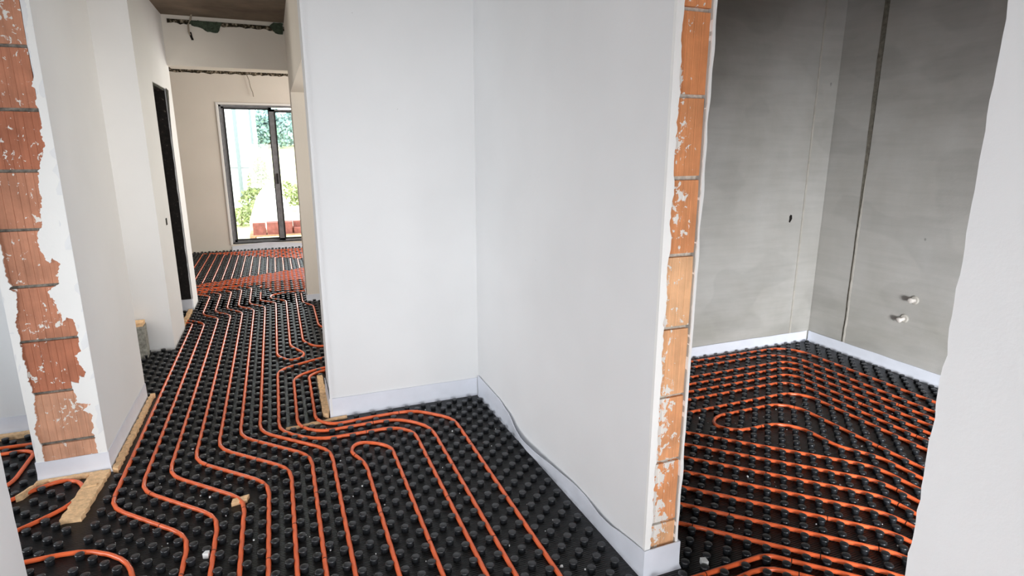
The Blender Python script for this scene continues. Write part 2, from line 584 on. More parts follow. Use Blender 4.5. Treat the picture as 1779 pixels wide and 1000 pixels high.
for i in range(161):
    z = -0.02 + 2.35 * i / 160
    e = 1.2800 - 0.004 * max(0, nz(z * 13, 61)) - 0.003 * nz(z * 60, 62)
    rr.append([(e, 1.5585, z), (1.2915 - 0.007 * max(0, 0.45 - nz(z * 9, 66)), 1.5575, z), (1.288, 1.572, z), (e, 1.572, z)])
MB().rings(rr).build('filler_bead', M['edge'], B)
# lintel over the doorway to the grey room + near right wall
w = ragged_slab(1.13, 1.30, -2.5, 0.662, -0.02, CEIL, 0.005, corners=(2, 3), seed=71, seg=110, freq=16).build('wall_right_near', M['white'])
struct(w, 'bright white wall beside the camera on the right')
MB().box(1.145, 1.30, 0.66, 1.565, 2.12, CEIL).build('lintel', M['white'], w)

# ---- grey rendered room on the right
w = MB().box(1.30, 4.2, 3.41, 3.73, -0.02, CEIL).build('wall_back', M['cement'])
struct(w, 'grey cement rendered back wall of the right room')
MB().box(3.797, 3.989, 3.4065, 3.4105, -0.015, CEIL).build('plaster_band', M['cement'], w)
rr = []
for i in range(50):
    z = -0.015 + 2.75 * i / 49
    j = 0.003 * nz(z * 9, 81)
    rr.append([(3.783 + j, 3.405, z), (3.797 + j, 3.4045, z), (3.797 + j, 3.412, z), (3.783 + j, 3.412, z)])
MB().rings(rr).build('filled_groove', M['patch'], w)
hp = [(3.651, 0.985), (3.664, 0.978), (3.676, 0.990), (3.683, 1.01), (3.679, 1.034), (3.664, 1.040), (3.654, 1.028), (3.657, 1.006)]
MB().prism(rough_poly(hp, 0.003, 0.008, 3), 'y', 3.4088, 3.4105).build('cable_hole', M['hole'], w)
w = MB().box(3.99, 4.2, -2.6, 3.07, -0.02, CEIL).box(3.996, 4.2, 3.07, 3.41, -0.02, CEIL).build('wall_right', M['cement'])
struct(w, 'grey cement rendered right wall with a filled vertical chase')
rr = []
for i in range(90):
    z = -0.015 + 2.75 * i / 89
    j = 0.007 * nz(z * 5, 91)
    wd = 0.010 + 0.016 * max(0, min(1, (z - 0.9) / 1.2))
    rr.append([(3.9945, 3.088 - wd + j, z), (3.9945, 3.088 + wd + j, z), (4.0, 3.09 + wd, z), (4.0, 3.088 - wd, z)])
MB().rings(rr).build('chase_filling', M['chase'], w)
rr = []
for i in range(90):
    z = -0.015 + 1.75 * i / 89
    j = 0.006 * nz(z * 5, 91) + 0.003 * nz(z * 25, 92)
    tp_ = 0.009 * max(0, min(1, (z - 1.0) / 0.7))
    rr.append([(3.987 + tp_, 3.068 + j, z), (3.986 + tp_, 3.080 + j - tp_, z), (3.998, 3.083 + j - tp_, z), (3.998, 3.066 + j, z)])
MB().rings(rr).build('plaster_ridge', M['patch'], w)
w = MB().box(1.3, 4.2, -1.6, -1.4, -0.02, CEIL).build('wall_right_room_rear', M['cement'])
struct(w)

# ---- behind the camera
w = MB().box(-3.0, 1.3, -2.6, -2.45, -0.02, CEIL).build('wall_rear', M['white'])
struct(w)

# ---- hallway right side beyond the partition: opening with soffit, far pier
w = MB().box(0.215, 2.4, 6.30, 6.62, -0.02, CEIL).build('wall_hall_right', M['warmlit'])
struct(w, 'white pier at the far right end of the hallway')
MB().box(0.215, 0.38, 3.73, 6.30, 2.065, CEIL).build('soffit', M['warmlit'], w)
w = MB().box(1.6, 1.8, 3.73, 6.30, -0.02, CEIL).build('wall_kitchen', M['warmlit'])
struct(w)
# beam across the end of the hallway
bm_ = MB().box(-0.845, 0.30, 6.62, 6.89, 2.296, CEIL)
beam = bm_.build('trim_1', M['warmlit'])
struct(beam, 'plastered beam across the end of the hallway')
MB().box(-1.3, -0.845, 6.62, 6.72, 2.296, CEIL).build('beam_bearing', M['warmlit'], beam)
# torn plaster and green mesh at the top of the beam
top = [(x / 40 * 1.06 - 0.80, 2.672 - 0.012 * (x % 40) / 40 + 0.022 * nz(x * 0.31, 3.3) + 0.012 * nz(x * 1.1, 6)) for x in range(0, 41)]
MB().prism([(-0.80, 2.705), ] + top + [(0.26, 2.70)], 'y', 6.612, 6.622).build('torn_edge', M['residue'], beam)
gp = [(-0.62, 2.70), (-0.60, 2.655), (-0.53, 2.64), (-0.47, 2.61), (-0.38, 2.605), (-0.36, 2.65), (-0.34, 2.70)]
MB().prism(rough_poly(gp, 0.008, 0.02, 8), 'y', 6.604, 6.614).build('mesh_scrap', M['greenmesh'], beam)
gp = [(0.12, 2.735), (0.08, 2.70), (0.13, 2.64), (0.20, 2.63), (0.21, 2.735)]
MB().prism(rough_poly(gp, 0.008, 0.02, 9), 'y', 6.604, 6.614).build('mesh_scrap', M['greenmesh'], beam)
MB().prism(rough_poly([(-0.638, 2.60), (-0.61, 2.60), (-0.595, 2.53), (-0.612, 2.53)], 0.003, 0.012, 4), 'y', 6.614, 6.621).build('cavity', M['hole'], beam)

# ---- living room far wall, window opening x -0.69..1.45, z 0.09..2.18
WX0, WX1, WZ0, WZ1 = -0.69, 1.45, 0.085, 2.18
w = MB().box(-3.0, WX0, 10.0, 10.25, -0.02, 2.61).box(WX1, 2.6, 10.0, 10.25, -0.02, 2.61) \
    .box(WX0, WX1, 10.0, 10.25, WZ1, 2.61).box(WX0, WX1, 10.0, 10.25, -0.02, WZ0).box(-3.0, 2.6, 10.05, 10.25, 2.61, CEIL).build('wall_far', M['warmlit'])
struct(w, 'pale far wall around the glazed sliding door')
tp = [(-1.9 + i * 0.03, 2.600 + 0.018 * nz(i * 0.35, 2) + 0.012 * nz(i * 1.3, 5)) for i in range(0, 101)]
MB().prism([(-1.9, 2.66)] + tp + [(1.1, 2.66)], 'y', 9.99, 10.02).build('torn_edge', M['residue'], w)
MB().box(WX0 - 0.022, WX0 + 0.004, 9.985, 10.08, WZ0, WZ1 + 0.022).box(WX0, WX1, 9.985, 10.08, WZ1 - 0.004, WZ1 + 0.022).build('reveal_bead', M['edge'], w)
w = MB().box(2.4, 2.6, 6.3, 10.2, -0.02, CEIL).build('wall_living_right', M['warmlit'])
struct(w)

# ---- sliding window door
win = empty('window_1', (0.38, 10.15, WZ0))
struct(win, 'dark framed sliding glass door at the end of the hallway')


def wpart(name, mb, mat, smooth=False):
    o = mb.build(name, mat, win, smooth)
    o.matrix_parent_inverse = win.matrix_basis.inverted()
    return o


wpart('window_frame', MB().box(WX0, WX0 + .035, 10.08, 10.18, WZ0, WZ1).box(WX1 - .035, WX1, 10.08, 10.18, WZ0, WZ1)
      .box(WX0, WX1, 10.08, 10.18, WZ1 - .03, WZ1).box(WX0, WX1, 10.08, 10.18, WZ0, WZ0 + .02), M['frame'])
wpart('track', MB().box(WX0, WX1, 10.05, 10.08, WZ0, WZ0 + .012), M['gasket'])


def sash(x0, x1, z0, z1, y, prof, side):
    s = wpart('sash', MB().box(x0, x0 + prof, y, y + .045, z0, z1).box(x1 - prof, x1, y, y + .045, z0, z1)
              .box(x0, x1, y, y + .045, z1 - .035, z1).box(x0, x1, y, y + .045, z0, z0 + .035), M['frame'])
    gk = wpart('gasket', MB().box(x0 + prof - .012, x0 + prof + .008, y - .004, y + .02, z0 + .03, z1 - .03).box(x1 - prof - .008, x1 - prof + .012, y - .004, y + .02, z0 + .03, z1 - .03)
               .box(x0 + prof, x1 - prof, y - .004, y + .02, z1 - .045, z1 - .025).box(x0 + prof, x1 - prof, y - .004, y + .02, z0 + .025, z0 + .045), M['gasket'])
    p = wpart('pane', MB().box(x0 + prof, x1 - prof, y + .018, y + .026, z0 + .035, z1 - .035), M['glass'])
    for c_ in (gk, p):
        c_.parent = s
        c_.matrix_parent_inverse.identity()
    return s


sash(-0.665, 0.045, WZ0 + .02, WZ1 - .02, 10.13, 0.045, 0)
sash(0.005, 1.42, WZ0 + .02, WZ1 - .055, 10.082, 0.085, 1)
wpart('handle', MB().box(0.035, 0.06, 10.06, 10.083, 1.0, 1.16).box(0.037, 0.055, 10.035, 10.062, 1.06, 1.08), M['gasket'])

# ================================================================== STUDDED MATS
HALL = [(-.862, 1.133, -2.44, 3.362), (-.862, .196, 3.362, 6.70), (-1.9, -.862, 4.09, 5.085), (.196, 1.6, 3.735, 6.295),
        (-.862, .21, 6.295, 6.70), (-2.2, 2.3, 6.70, 9.98), (-1.1, -.862, 5.69, 6.33)]
LEFTR = [(-1.16, -.862, 2.16, 3.15), (-2.2, -1.16, -1.0, 3.78)]
RIGHTR = [(1.305, 3.985, -1.38, 3.403), (1.133, 1.305, .668, 1.555)]
Z0 = -0.012
RP = 0.0095
RS = 0.0170

# ---------------- pipe routes (floor plan, metres) on the 5 cm stud grid
C0 = [-.795 + .1 * k for k in range(8)]
PIPES = []


def P(label, pts, r=0.07, group=None):
    PIPES.append((label, [Vector((p[0], p[1])) for p in pts], r, group))


ORD = ['leftmost', 'second', 'third', 'fourth', 'fifth', 'sixth', 'seventh', 'eighth', 'ninth', 'tenth', 'eleventh', 'twelfth', 'thirteenth', 'fourteenth']
end = [-.445, -.345, -.245, -.145, -.045, .055, .155]
sums = [1.985, 2.185, 2.385, 2.585, 2.785, 2.985, 3.105]
tops = [5.78, 5.76, 5.91, 5.98, 6.05, 6.12, 6.19]
uptop = [None, None, 6.86, 6.93, 7.0, 7.06, 7.12]
for k in range(7):
    x, e, s = C0[k], end[k], sums[k]
    pts = [(e, -2.0), (e, s - e), (x, s - x), (x, tops[k])]
    if k == 0:
        pts += [(x - .07, 5.85), (-1.05, 5.87)]
    elif k == 1:
        pts += [(x - .17, 5.93), (-1.05, 6.02)]
    else:
        xu = x - .15
        pts += [(xu, tops[k] + .15), (xu, uptop[k]), (xu - .12, uptop[k] + .12), (-2.1, uptop[k] + .12)]
    PIPES_LABEL = '%s orange pipe from the left in the hallway, jogging right near the brick pier' % ORD[k]
    P(PIPES_LABEL, pts, 0.075)
P('outermost but two of the three orange pipes arching along the foot of the white partition',
  [(.605, -2.0), (.605, 2.99), (.51, 3.085), (.10, 3.085), (-.095, 3.27), (-.095, 4.27), (.22, 4.43), (1.2, 4.43)], 0.08)
P('middle of the three orange pipes arching along the foot of the white partition',
  [(.705, -2.0), (.705, 3.02), (.55, 3.19), (.11, 3.18), (.005, 3.30), (.005, 4.09), (.20, 4.21), (1.2, 4.21)], 0.08)
P('orange pipe nearest the foot of the white partition, arching past its left corner',
  [(.855, -2.0), (.855, 3.07), (.66, 3.265), (.43, 3.265), (.19, 3.245), (.105, 3.34), (.105, 4.08), (.20, 4.15), (1.2, 4.14)], 0.07)
P('orange pipe loop with its closed end lying before the white partition',
  [(.305, -2.0), (.305, 2.74), (.245, 2.90), (.29, 2.98), (.385, 2.94), (.455, 2.86), (.455, -2.0)], 0.05)
P('orange pipe turning back in a hook beside the hallway opening on the right',
  [(-.245, 6.83), (-.245, 6.46), (-.095, 6.31), (-.095, 4.59), (-.01, 4.45), (.07, 4.47), (.105, 4.57), (.06, 4.68), (.005, 4.80), (.005, 6.36), (-.145, 6.51), (-.145, 6.66), (.0, 6.75), (2.1, 6.76)], 0.05)
P('orange pipe entering the right hallway opening beyond the hook',
  [(.105, 6.62), (.105, 4.88), (.20, 4.70), (1.2, 4.68)], 0.06)
P('orange pipe closest to the far right pier of the hallway',
  [(.165, 6.62), (.165, 6.2), (.255, 6.05), (.255, 5.3), (.36, 5.1), (1.2, 5.08)], 0.06)
# left doorway
P('orange pipe loop bending round in front of the brick pier',
  [(-2.0, 2.93), (-1.30, 2.93), (-1.18, 3.05), (-1.07, 3.118), (-.99, 3.09), (-.935, 2.99), (-.96, 2.86), (-1.10, 2.735), (-1.3, 2.62), (-2.0, 2.6)], 0.06)
P('orange pipe curving across the bottom left corner by the near wall',
  [(-2.0, 2.47), (-1.2, 2.47), (-.99, 2.49), (-.80, 2.485), (-.65, 2.36), (-.598, 2.22), (-.595, -2.0)], 0.09)
P('orange pipe along the back of the left room beyond the brick pier', [(-2.0, 3.63), (-1.21, 3.60)], 0.05)
P('orange pipe running away past the left edge of the brick pier', [(-2.0, 3.08), (-1.33, 3.09), (-1.27, 3.18), (-1.275, 3.48), (-1.32, 3.53), (-2.0, 3.53)], 0.05)
# far living room
lx = [-1.09, -.99, -.89, -.79, -.69, -.59, -.49, -.39, -.29, -.19, -.09, .01, .11, .21]
for m_, x in enumerate(lx):
    yt = 9.78 - 0.05 * int(1.45 * m_)
    yb = 7.43 + 0.05 * m_
    P('%s long orange pipe from the left in the far room before the glass door' % ORD[m_],
      [(2.2, yb), (x, yb), (x, yt), (2.2, yt)], 0.03)
for m_, xl in enumerate((-.17, -.27, -1.9)):
    ya = 6.88 + .2 * m_
    P('orange pipe folded in a long U just beyond the hallway beam, %s one' % ('nearest', 'middle', 'farthest')[m_],
      [(2.2, ya), (xl + .04, ya), (xl, ya + .05), (xl + .04, ya + .1), (2.2, ya + .1)], 0.04)
# right room
rx = [3.70, 3.55, 3.45, 3.35, 3.25, 3.15, 3.05]
ry = [3.325, 3.225, 3.075, 2.975, 2.875, 2.775, 2.625]
cut = [.12, .14, .07, .06, .06, .09, .09]
sx_ = [2.65, 2.55, 2.45, 2.35, 2.25, 2.15, 2.05]
ss_ = [4.425, 4.225, 4.025, 3.825, 3.625, 3.425, 3.225]
for k in range(7):
    c = cut[k]
    a = [(rx[k], -1.2), (rx[k], ry[k] - c), (rx[k] - c, ry[k])]
    if k >= 5:      # inner three turn round behind the pillar into the slanting runs
        s = ss_[6 - k]
        xe = s - ry[k] - .02
        a += [(xe, ry[k]), (xe - .08, ry[k] - .05), (xe + .06, s - xe - .06), (sx_[6 - k], s - sx_[6 - k]), (sx_[6 - k], -1.2)]
        P('orange pipe in the grey room, %s bend from the far corner' % ORD[k].replace('leftmost', 'first'), a, 0.07)
    else:
        a += [(1.32, ry[k])]
        P('orange pipe in the grey room, %s bend counted from the far corner' % ORD[k].replace('leftmost', 'first'), a, 0.07)
for k in range(2, 7):
    s = ss_[k]
    P('slanting orange pipe in the grey room, %s straight row below the narrow loop' % ORD[k],
      [(1.32, s - 1.32), (sx_[k], s - sx_[k]), (sx_[k], -1.2)], 0.07)
P('orange pipe in the grey room folding back in a narrow loop at its closed end',
  [(2.85, -1.2), (2.85, 2.43), (2.755, 2.525), (2.29, 2.525), (2.20, 2.43), (2.29, 2.325), (2.55, 2.325), (2.65, 2.22), (2.65, 1.99), (2.755, 1.84), (2.755, -1.2)], 0.055)
P('upper of two bent orange pipes at the bottom edge by the brick pillar foot',
  [(.96, -2.0), (.96, 1.30), (1.14, 1.475), (1.62, 1.475), (1.66, 1.465), (1.90, 1.225), (1.95, 1.12), (1.95, -1.2)], 0.08)
P('lower of two bent orange pipes at the bottom edge by the brick pillar foot',
  [(1.055, -2.0), (1.055, 1.24), (1.20, 1.375), (1.45, 1.415), (1.60, 1.425), (1.85, 1.175), (1.85, -1.2)], 0.08)


def fillet(pts, r):
    out = [pts[0]]
    for i in range(1, len(pts) - 1):
        p, a, b = pts[i], pts[i - 1], pts[i + 1]
        u, v = (a - p), (b - p)
        lu, lv = u.length, v.length
        u, v = u / lu, v / lv
        ang = math.acos(max(-1, min(1, u.dot(v))))
        if ang > math.pi - 0.03:
            out.append(p)
            continue
        d = min(r, lu * 0.49, lv * 0.49)
        A_, B_ = p + u * d, p + v * d
        n = max(3, int((math.pi - ang) / 0.22))
        for k in range(n + 1):
            t = k / n
            out.append(A_ * (1 - t) ** 2 + p * (2 * t * (1 - t)) + B_ * t ** 2)
    out.append(pts[-1])
    return out


ALLSEG = []
pipe_paths = []
for label, pts, r, grp in PIPES:
    q = fillet(pts, r * 1.25)
    pipe_paths.append(q)
    for a, b in zip(q[:-1], q[1:]):
        n = max(1, int((b - a).length / 0.04))
        for k in range(n):
            ALLSEG.append(((a + (b - a) * (k / n)), (a + (b - a) * ((k + 1) / n))))
GRID = {}
for a, b in ALLSEG:
    GRID.setdefault((int(math.floor((a.x + b.x) / 0.2)), int(math.floor((a.y + b.y) / 0.2))), []).append((a, b))


def near_pipe(p):
    best = None
    i, j = int(math.floor(p.x / 0.1)), int(math.floor(p.y / 0.1))
    for di in (-1, 0, 1):
        for dj in (-1, 0, 1):
            for a, b in GRID.get((i + di, j + dj), ()):
                ab = b - a
                t = max(0, min(1, (p - a).dot(ab) / max(ab.length_squared, 1e-9)))
                c = a + ab * t
                d = (p - c).length
                if best is None or d < best[0]:
                    best = (d, c)
    return best


# ---------------- tan foam strips (studs are left out beneath them)
TAN = []


def foam(label, pts, z0, z1, seed, amp=0.006):
    TAN.append([min(p[0] for p in pts), max(p[0] for p in pts), min(p[1] for p in pts), max(p[1] for p in pts)])
    o = MB().prism(rough_poly(pts, amp, 0.018, seed), 'z', z0, z1).build('foam_strip', M['tan'])
    tag(o, label, 'foam strip')
    return o


foam('loose tan foam board slanting out from the right corner of the brick pier', [(-.963, 2.735), (-.885, 2.725), (-.865, 3.13), (-.945, 3.13)], Z0, 0.011, 1)
foam('long thin tan foam strip along the right side of the brick pier', [(-.858, 3.13), (-.832, 3.12), (-.828, 4.10), (-.852, 4.10)], Z0, 0.012, 2, 0.008)
foam('narrow tan foam strip at the front foot of the brick pier', [(-1.165, 3.115), (-.965, 3.118), (-.90, 3.12), (-.90, 3.14), (-1.165, 3.14)], Z0, 0.008, 3)
foam('tan foam strip at the left end of the white partition', [(.148, 3.40), (.178, 3.36), (.19, 3.42), (.19, 4.02), (.158, 4.02)], Z0, 0.016, 4)
foam('tan foam strip poking out under pipes at the partition corner', [(-.06, 3.285), (.28, 3.325), (.28, 3.352), (-.06, 3.31)], Z0, -0.003, 5)
foam('tan foam strip at the foot of the left room wall', [(-1.75, 3.73), (-1.17, 3.73), (-1.17, 3.765), (-1.75, 3.765)], Z0, 0.014, 6)
foam('tan foam strip across the dark hallway doorway', [(-.885, 5.70), (-.852, 5.70), (-.852, 6.3), (-.885, 6.3)], Z0, 0.012, 7)
foam('small tan foam chip under the third hallway pipe', [(-.30, 2.605), (-.235, 2.615), (-.228, 2.655), (-.295, 2.64)], Z0, 0.006, 8, 0.003)
foam('small tan foam chip left of the pipe loop by the near wall', [(-1.20, 3.00), (-1.165, 3.07), (-1.15, 3.085), (-1.18, 3.01)], Z0, 0.020, 9, 0.003)
foam('tiny tan foam chip right of the pipe loop before the brick pier', [(-.925, 2.985), (-.89, 2.985), (-.89, 3.003), (-.925, 3.003)], Z0, 0.014, 10, 0.002)

stud_prof = [(RS * 0.90, 0.0), (RS * 0.88, 0.013), (RS * 1.0, 0.0185), (RS * 1.0, 0.0205), (RS * 0.93, 0.0226), (RS * 0.75, 0.0238), (RS * 0.40, 0.0246)]
stud_mesh = MB().lathe(stud_prof, seg=12).mesh('stud', True)
stud_mesh.materials.append(M['stud'])
sv = np.array([v.co[:] for v in stud_mesh.vertices], dtype=np.float32)
sl = [tuple(p.vertices) for p in stud_mesh.polygons]


def in_rects(x, y, rects, mgn=0.014):
    return all(any(x0 <= x + a <= x1 and y0 <= y + b <= y1 for x0, x1, y0, y1 in rects)
               for a in (-mgn, mgn) for b in (-mgn, mgn))


def mat(name, label, rects, ox, oy, ymin):
    root = empty(name, ((rects[0][0] + rects[0][1]) / 2, (rects[0][2] + rects[0][3]) / 2, Z0))
    inv = root.matrix_basis.inverted()
    tag(root, label, 'floor mat')
    mb = MB()
    for x0, x1, y0, y1 in rects:
        mb.box(x0, x1, y0, y1, -0.0195, Z0)
    o = mb.build('base_sheet', M['base'], root)
    o.matrix_parent_inverse = inv
    pts = []
    X0, X1 = min(r[0] for r in rects), max(r[1] for r in rects)
    Y0, Y1 = max(ymin, min(r[2] for r in rects)), max(r[3] for r in rects)
    for i in range(int((X0 - ox) / .05) - 1, int((X1 - ox) / .05) + 2):
        for j in range(int((Y0 - oy) / .05) - 1, int((Y1 - oy) / .05) + 2):
            if (i + j) % 2:
                continue
            p = Vector((ox + .05 * i, oy + .05 * j))
            if p.y < Y0 or not in_rects(p.x, p.y, rects):
                continue
            if any(a - .012 < p.x < b + .012 and c - .012 < p.y < d + .012 for a, b, c, d in TAN):
                continue
            nb = near_pipe(p)
            need = RP + RS - 0.0015
            if nb and nb[0] < need:
                if nb[0] < need - 0.013:
                    continue
                p = nb[1] + (p - nb[1]).normalized() * need
                nb2 = near_pipe(p)
                if nb2[0] < need - 0.004:
                    continue
            pts.append((p.x, p.y))
    # the 300 studs that show largest in front of the camera become parts of their own
    def vis(p):
        d = Vector((p[0], p[1], 0)) - Vector((0, 0, CAM_H))
        zc = d.dot(Fw)
        if zc < .3:
            return 1e6
        u, v = 889.5 + F_PX * d.dot(Rw) / zc, 500 - F_PX * d.dot(Uw) / zc
        if not (-5 < u < 1785 and v < 1008):
            return 1e5 + zc
        if name_hidden(p):
            return 1e4 + zc
        return zc
    pts.sort(key=vis)
    for x, y in pts[:300]:
        o = share('stud', stud_mesh, root, (x, y, Z0))
        o.matrix_parent_inverse = inv
    rest = pts[300:]
    if rest:
        n = len(sv)
        off = np.array([(x, y, Z0) for x, y in rest], dtype=np.float32)
        V = (sv[None] + off[:, None]).reshape(-1, 3)
        faces = [tuple(i + k * n for i in f_) for k in range(len(rest)) for f_ in sl]
        me = bpy.data.meshes.new('remaining_studs')
        me.from_pydata(V.tolist(), [], faces)
        me.shade_smooth()
        me.materials.append(M['stud'])
        o = share('remaining_studs', me, root)
        o.matrix_parent_inverse = inv
        o['kind'] = 'stuff'
    return root


def name_hidden(p):
    x, y = p
    if y > 3.73 and x > 0.2:
        return True
    if x > 1.3 and x / y < .82:
        return True
    if x > 1.13 and y < .665 * x / 1.13:
        return True
    if x < -.86 and x / y < -.41:
        return True
    return False


mat('hallway_studded_mat', 'black studded heating mat covering the hallway and far room', HALL, .03, .005, -0.3)
mat('left_room_studded_mat', 'black studded heating mat at bottom left beside the brick pier', LEFTR, .03, .005, 1.9)
mat('grey_room_studded_mat', 'black studded heating mat in the grey rendered room', RIGHTR, .025, .05, 0.0)

# ---------------- pipes as tubes
for (label, pts, r, grp), q in zip(PIPES, pipe_paths):
    z = -0.0012 if max(p.y for p in pts) < 20 else 0
    path = []
    for a, b in zip(q[:-1], q[1:]):
        n = max(1, int((b - a).length / 0.25))
        for k in range(n):
            path.append(a + (b - a) * (k / n))
    path.append(q[-1])
    t3 = [(p.x, p.y, z + 0.0003 * nz(p.x * 3, p.y * 3)) for p in path]
    o = MB().tube(t3, RP, 10).build('heating_pipe', M['pipe'], None, True)
    tag(o, label, 'pipe', grp)
    # printed metre marks
    if max(p.y for p in pts) < 7.2:
        L, nxt = 0.0, random.uniform(.2, .6)
        for a, b in zip(t3[:-1], t3[1:]):
            d = (Vector(b) - Vector(a)).length
            if L + d > nxt and 1.3 < a[1] < 3.6:
                u = (Vector(b) - Vector(a)).normalized()
                c = Vector(a) + u * (nxt - L)
                MB().tube([c - u * .0018, c + u * .0018], RP + .0004, 10).build('print_mark', M['mark'], o)
            while L + d > nxt:
                nxt += random.uniform(.35, .7)
            L += d

# ================================================================== EDGE STRIPS (white foam foil along wall feet)
def edge_strip(label, path, h, lean=0.0, th=0.004, z0=Z0, wave=0.003, seed=0.0, foot=0.012, fold=None):
    """path: plan polyline, wall to the left-hand normal side... sheet stands a few mm off the wall"""
    pts = [Vector(p) for p in path]
    q = []
    for a, b in zip(pts[:-1], pts[1:]):
        n = max(2, int((b - a).length / 0.04))
        for k in range(n):
            q.append(a + (b - a) * (k / n))
    q.append(pts[-1])
    rr = []
    s = 0.0
    for i, p in enumerate(q):
        ta = (p - q[i - 1]).normalized() if i else (q[1] - p).normalized()
        tb = (q[i + 1] - p).normalized() if i < len(q) - 1 else ta
        t = (ta + tb).normalized()
        nrm = Vector((-t.y, t.x)) / max(.5, (ta.dot(tb) * .5 + .5) ** .5)
        if i:
            s += (p - q[i - 1]).length
        hh = h + wave * 1.5 * nz(s * 4 + seed, 3) if not callable(h) else h(s)
        fo = fold(s) if fold else 0.0
        prof = [(foot, z0), (0.004 + fo * .3, z0 + .018), (0.003 + wave * nz(s * 6, seed) + fo * .9, z0 + hh * .45), (0.003 + lean + fo * 1.0 + wave * nz(s * 5, seed + 2), z0 + hh)]
        inn = [(a - th, b) for a, b in prof[::-1]]
        rr.append([(p.x + nrm.x * a, p.y + nrm.y * a, b) for a, b in prof + inn])
    o = MB().rings(rr).build('edge_strip', M['foil'], None, 'auto')
    tag(o, label, 'edge strip')
    return o


# direction chosen so that the left normal points into the room
edge_strip('white foam edge strip along the front foot of the white partition', [(1.10, 3.366), (0.192, 3.366), (0.192, 3.72)][::1][::-1][::-1], .118, foot=.006, seed=1, wave=.002)
HP = [(1.55, .115), (1.62, .108), (1.76, .088), (2.1, .094), (2.38, .075), (2.58, .062), (2.70, .066), (2.80, .105), (3.0, .128), (3.4, .14)]


def leg_height(s_):
    y = 1.555 + max(0.0, s_ - .498)
    for (a, ha), (b, hb) in zip(HP[:-1], HP[1:]):
        if y <= b:
            t = max(0, (y - a) / (b - a))
            return ha + (hb - ha) * t + .004 * nz(y * 14, 3)
    return HP[-1][1]


edge_strip('crumpled white foam edge strip along the foot of the partition leg, wrapping the brick pillar', [(1.292, 1.9), (1.294, 1.555), (1.142, 1.555), (1.106, 3.35)], leg_height, foot=.010, seed=4, wave=.006,
           fold=lambda s: 0.0 if s < .52 else 0.030 * math.exp(-((s - 1.45) / .30) ** 2) + 0.014 * math.exp(-((s - .78) / .14) ** 2) + .004)
edge_strip('white foam edge strip round the foot of the brick pier', [(-.869, 4.08), (-.869, 3.155), (-1.159, 3.155), (-1.159, 3.78)], .105, seed=7, foot=.010)
edge_strip('white foam edge strip at the foot of the left room wall', [(-1.17, 3.785), (-2.2, 3.785)], .11, seed=8)
edge_strip('white foam edge strip at the foot of the near left wall', [(-.868, -1.5), (-.868, 2.157), (-1.16, 2.157)][::-1], .12, seed=9)
edge_strip('white foam edge strip at the foot of the grey back wall', [(3.97, 3.404), (1.31, 3.404)], .088, seed=10, foot=.012)
edge_strip('white foam edge strip at the foot of the grey right wall', [(3.984, -1.3), (3.984, 3.395)], .088, seed=12, foot=.012)
edge_strip('white foam edge strip at the foot of the far right hallway pier', [(.5, 6.294), (.209, 6.294), (.209, 6.62)][::-1][::-1], .07, seed=13)
edge_strip('sagging white foil strip below the glass door', [(1.4, 9.99), (-.70, 9.99)], lambda s: .085 + .025 * math.cos((s - 1.6) * 4.2), seed=14, foot=.05)

# ================================================================== SMALL THINGS
blk = MB().prism(rough_poly([(-1.13, 4.93), (-1.005, 4.945), (-1.01, 5.06), (-1.13, 5.06)], .006, .02, 3), 'z', Z0, .235).build('aerated_block', M['block'])
tag(blk, 'rough grey block with tan cap leaning in the left hallway opening', 'block')
MB().prism(rough_poly([(-1.128, 4.935), (-1.012, 4.95), (-1.015, 5.055), (-1.128, 5.055)], .008, .02, 5), 'z', .235, .262).build('foam_cap', M['tan'], blk)

# pipe stubs on the grey right wall
for lab, y, z in (('upper white pipe plug poking from the grey right wall', 2.585, .529), ('lower white pipe plug poking from the grey right wall', 2.635, .385)):
    r = empty('pipe_plug', (3.99, y, z))
    tag(r, lab, 'plug', 'pipe plugs on the grey wall')
    cl_ = MB().lathe([(.028, 0), (.030, .006), (.024, .012)], seg=12).build('collar', M['patch'], r, 'auto')
    cl_.rotation_euler = (0, -math.pi / 2, 0)
    st = MB().lathe([(.013, 0), (.013, .035), (.018, .036), (.018, .052), (.012, .056)], seg=10).build('stub', M['plug'], r, 'auto')
    st.rotation_euler = (0, -math.pi / 2, 0)
    if z < .5:
        st.rotation_euler = (0, -math.pi / 2 - .25, -.3)
# cables
o = MB().tube([(-.245, 9.985, 2.66), (-.25, 9.96, 2.60), (-.225, 9.95, 2.52), (-.215, 9.955, 2.43), (-.19, 9.95, 2.35), (-.185, 9.95, 2.29)], .006, 6).build('cable', M['cable'])
tag(o, 'thin grey cable hanging on the far wall above the glass door', 'cable')
o = MB().tube([(-.585, 6.55, 2.745), (-.60, 6.57, 2.70), (-.625, 6.585, 2.66), (-.628, 6.60, 2.60), (-.62, 6.605, 2.57)], .009, 6).build('cable', M['cable'])
tag(o, 'short pale cable hanging from the ceiling at the beam', 'cable')
hb = MB().prism(rough_poly([(-.855, 4.0), (-.852, 4.02)], 0, .1), 'z', 0, .01) if False else None
o = MB().box(-.8455, -.8435, 5.44, 5.50, .93, .985).build('wall_box', M['hole'])
tag(o, 'small dark cable box in the hallway wall beside the dark doorway', 'box')

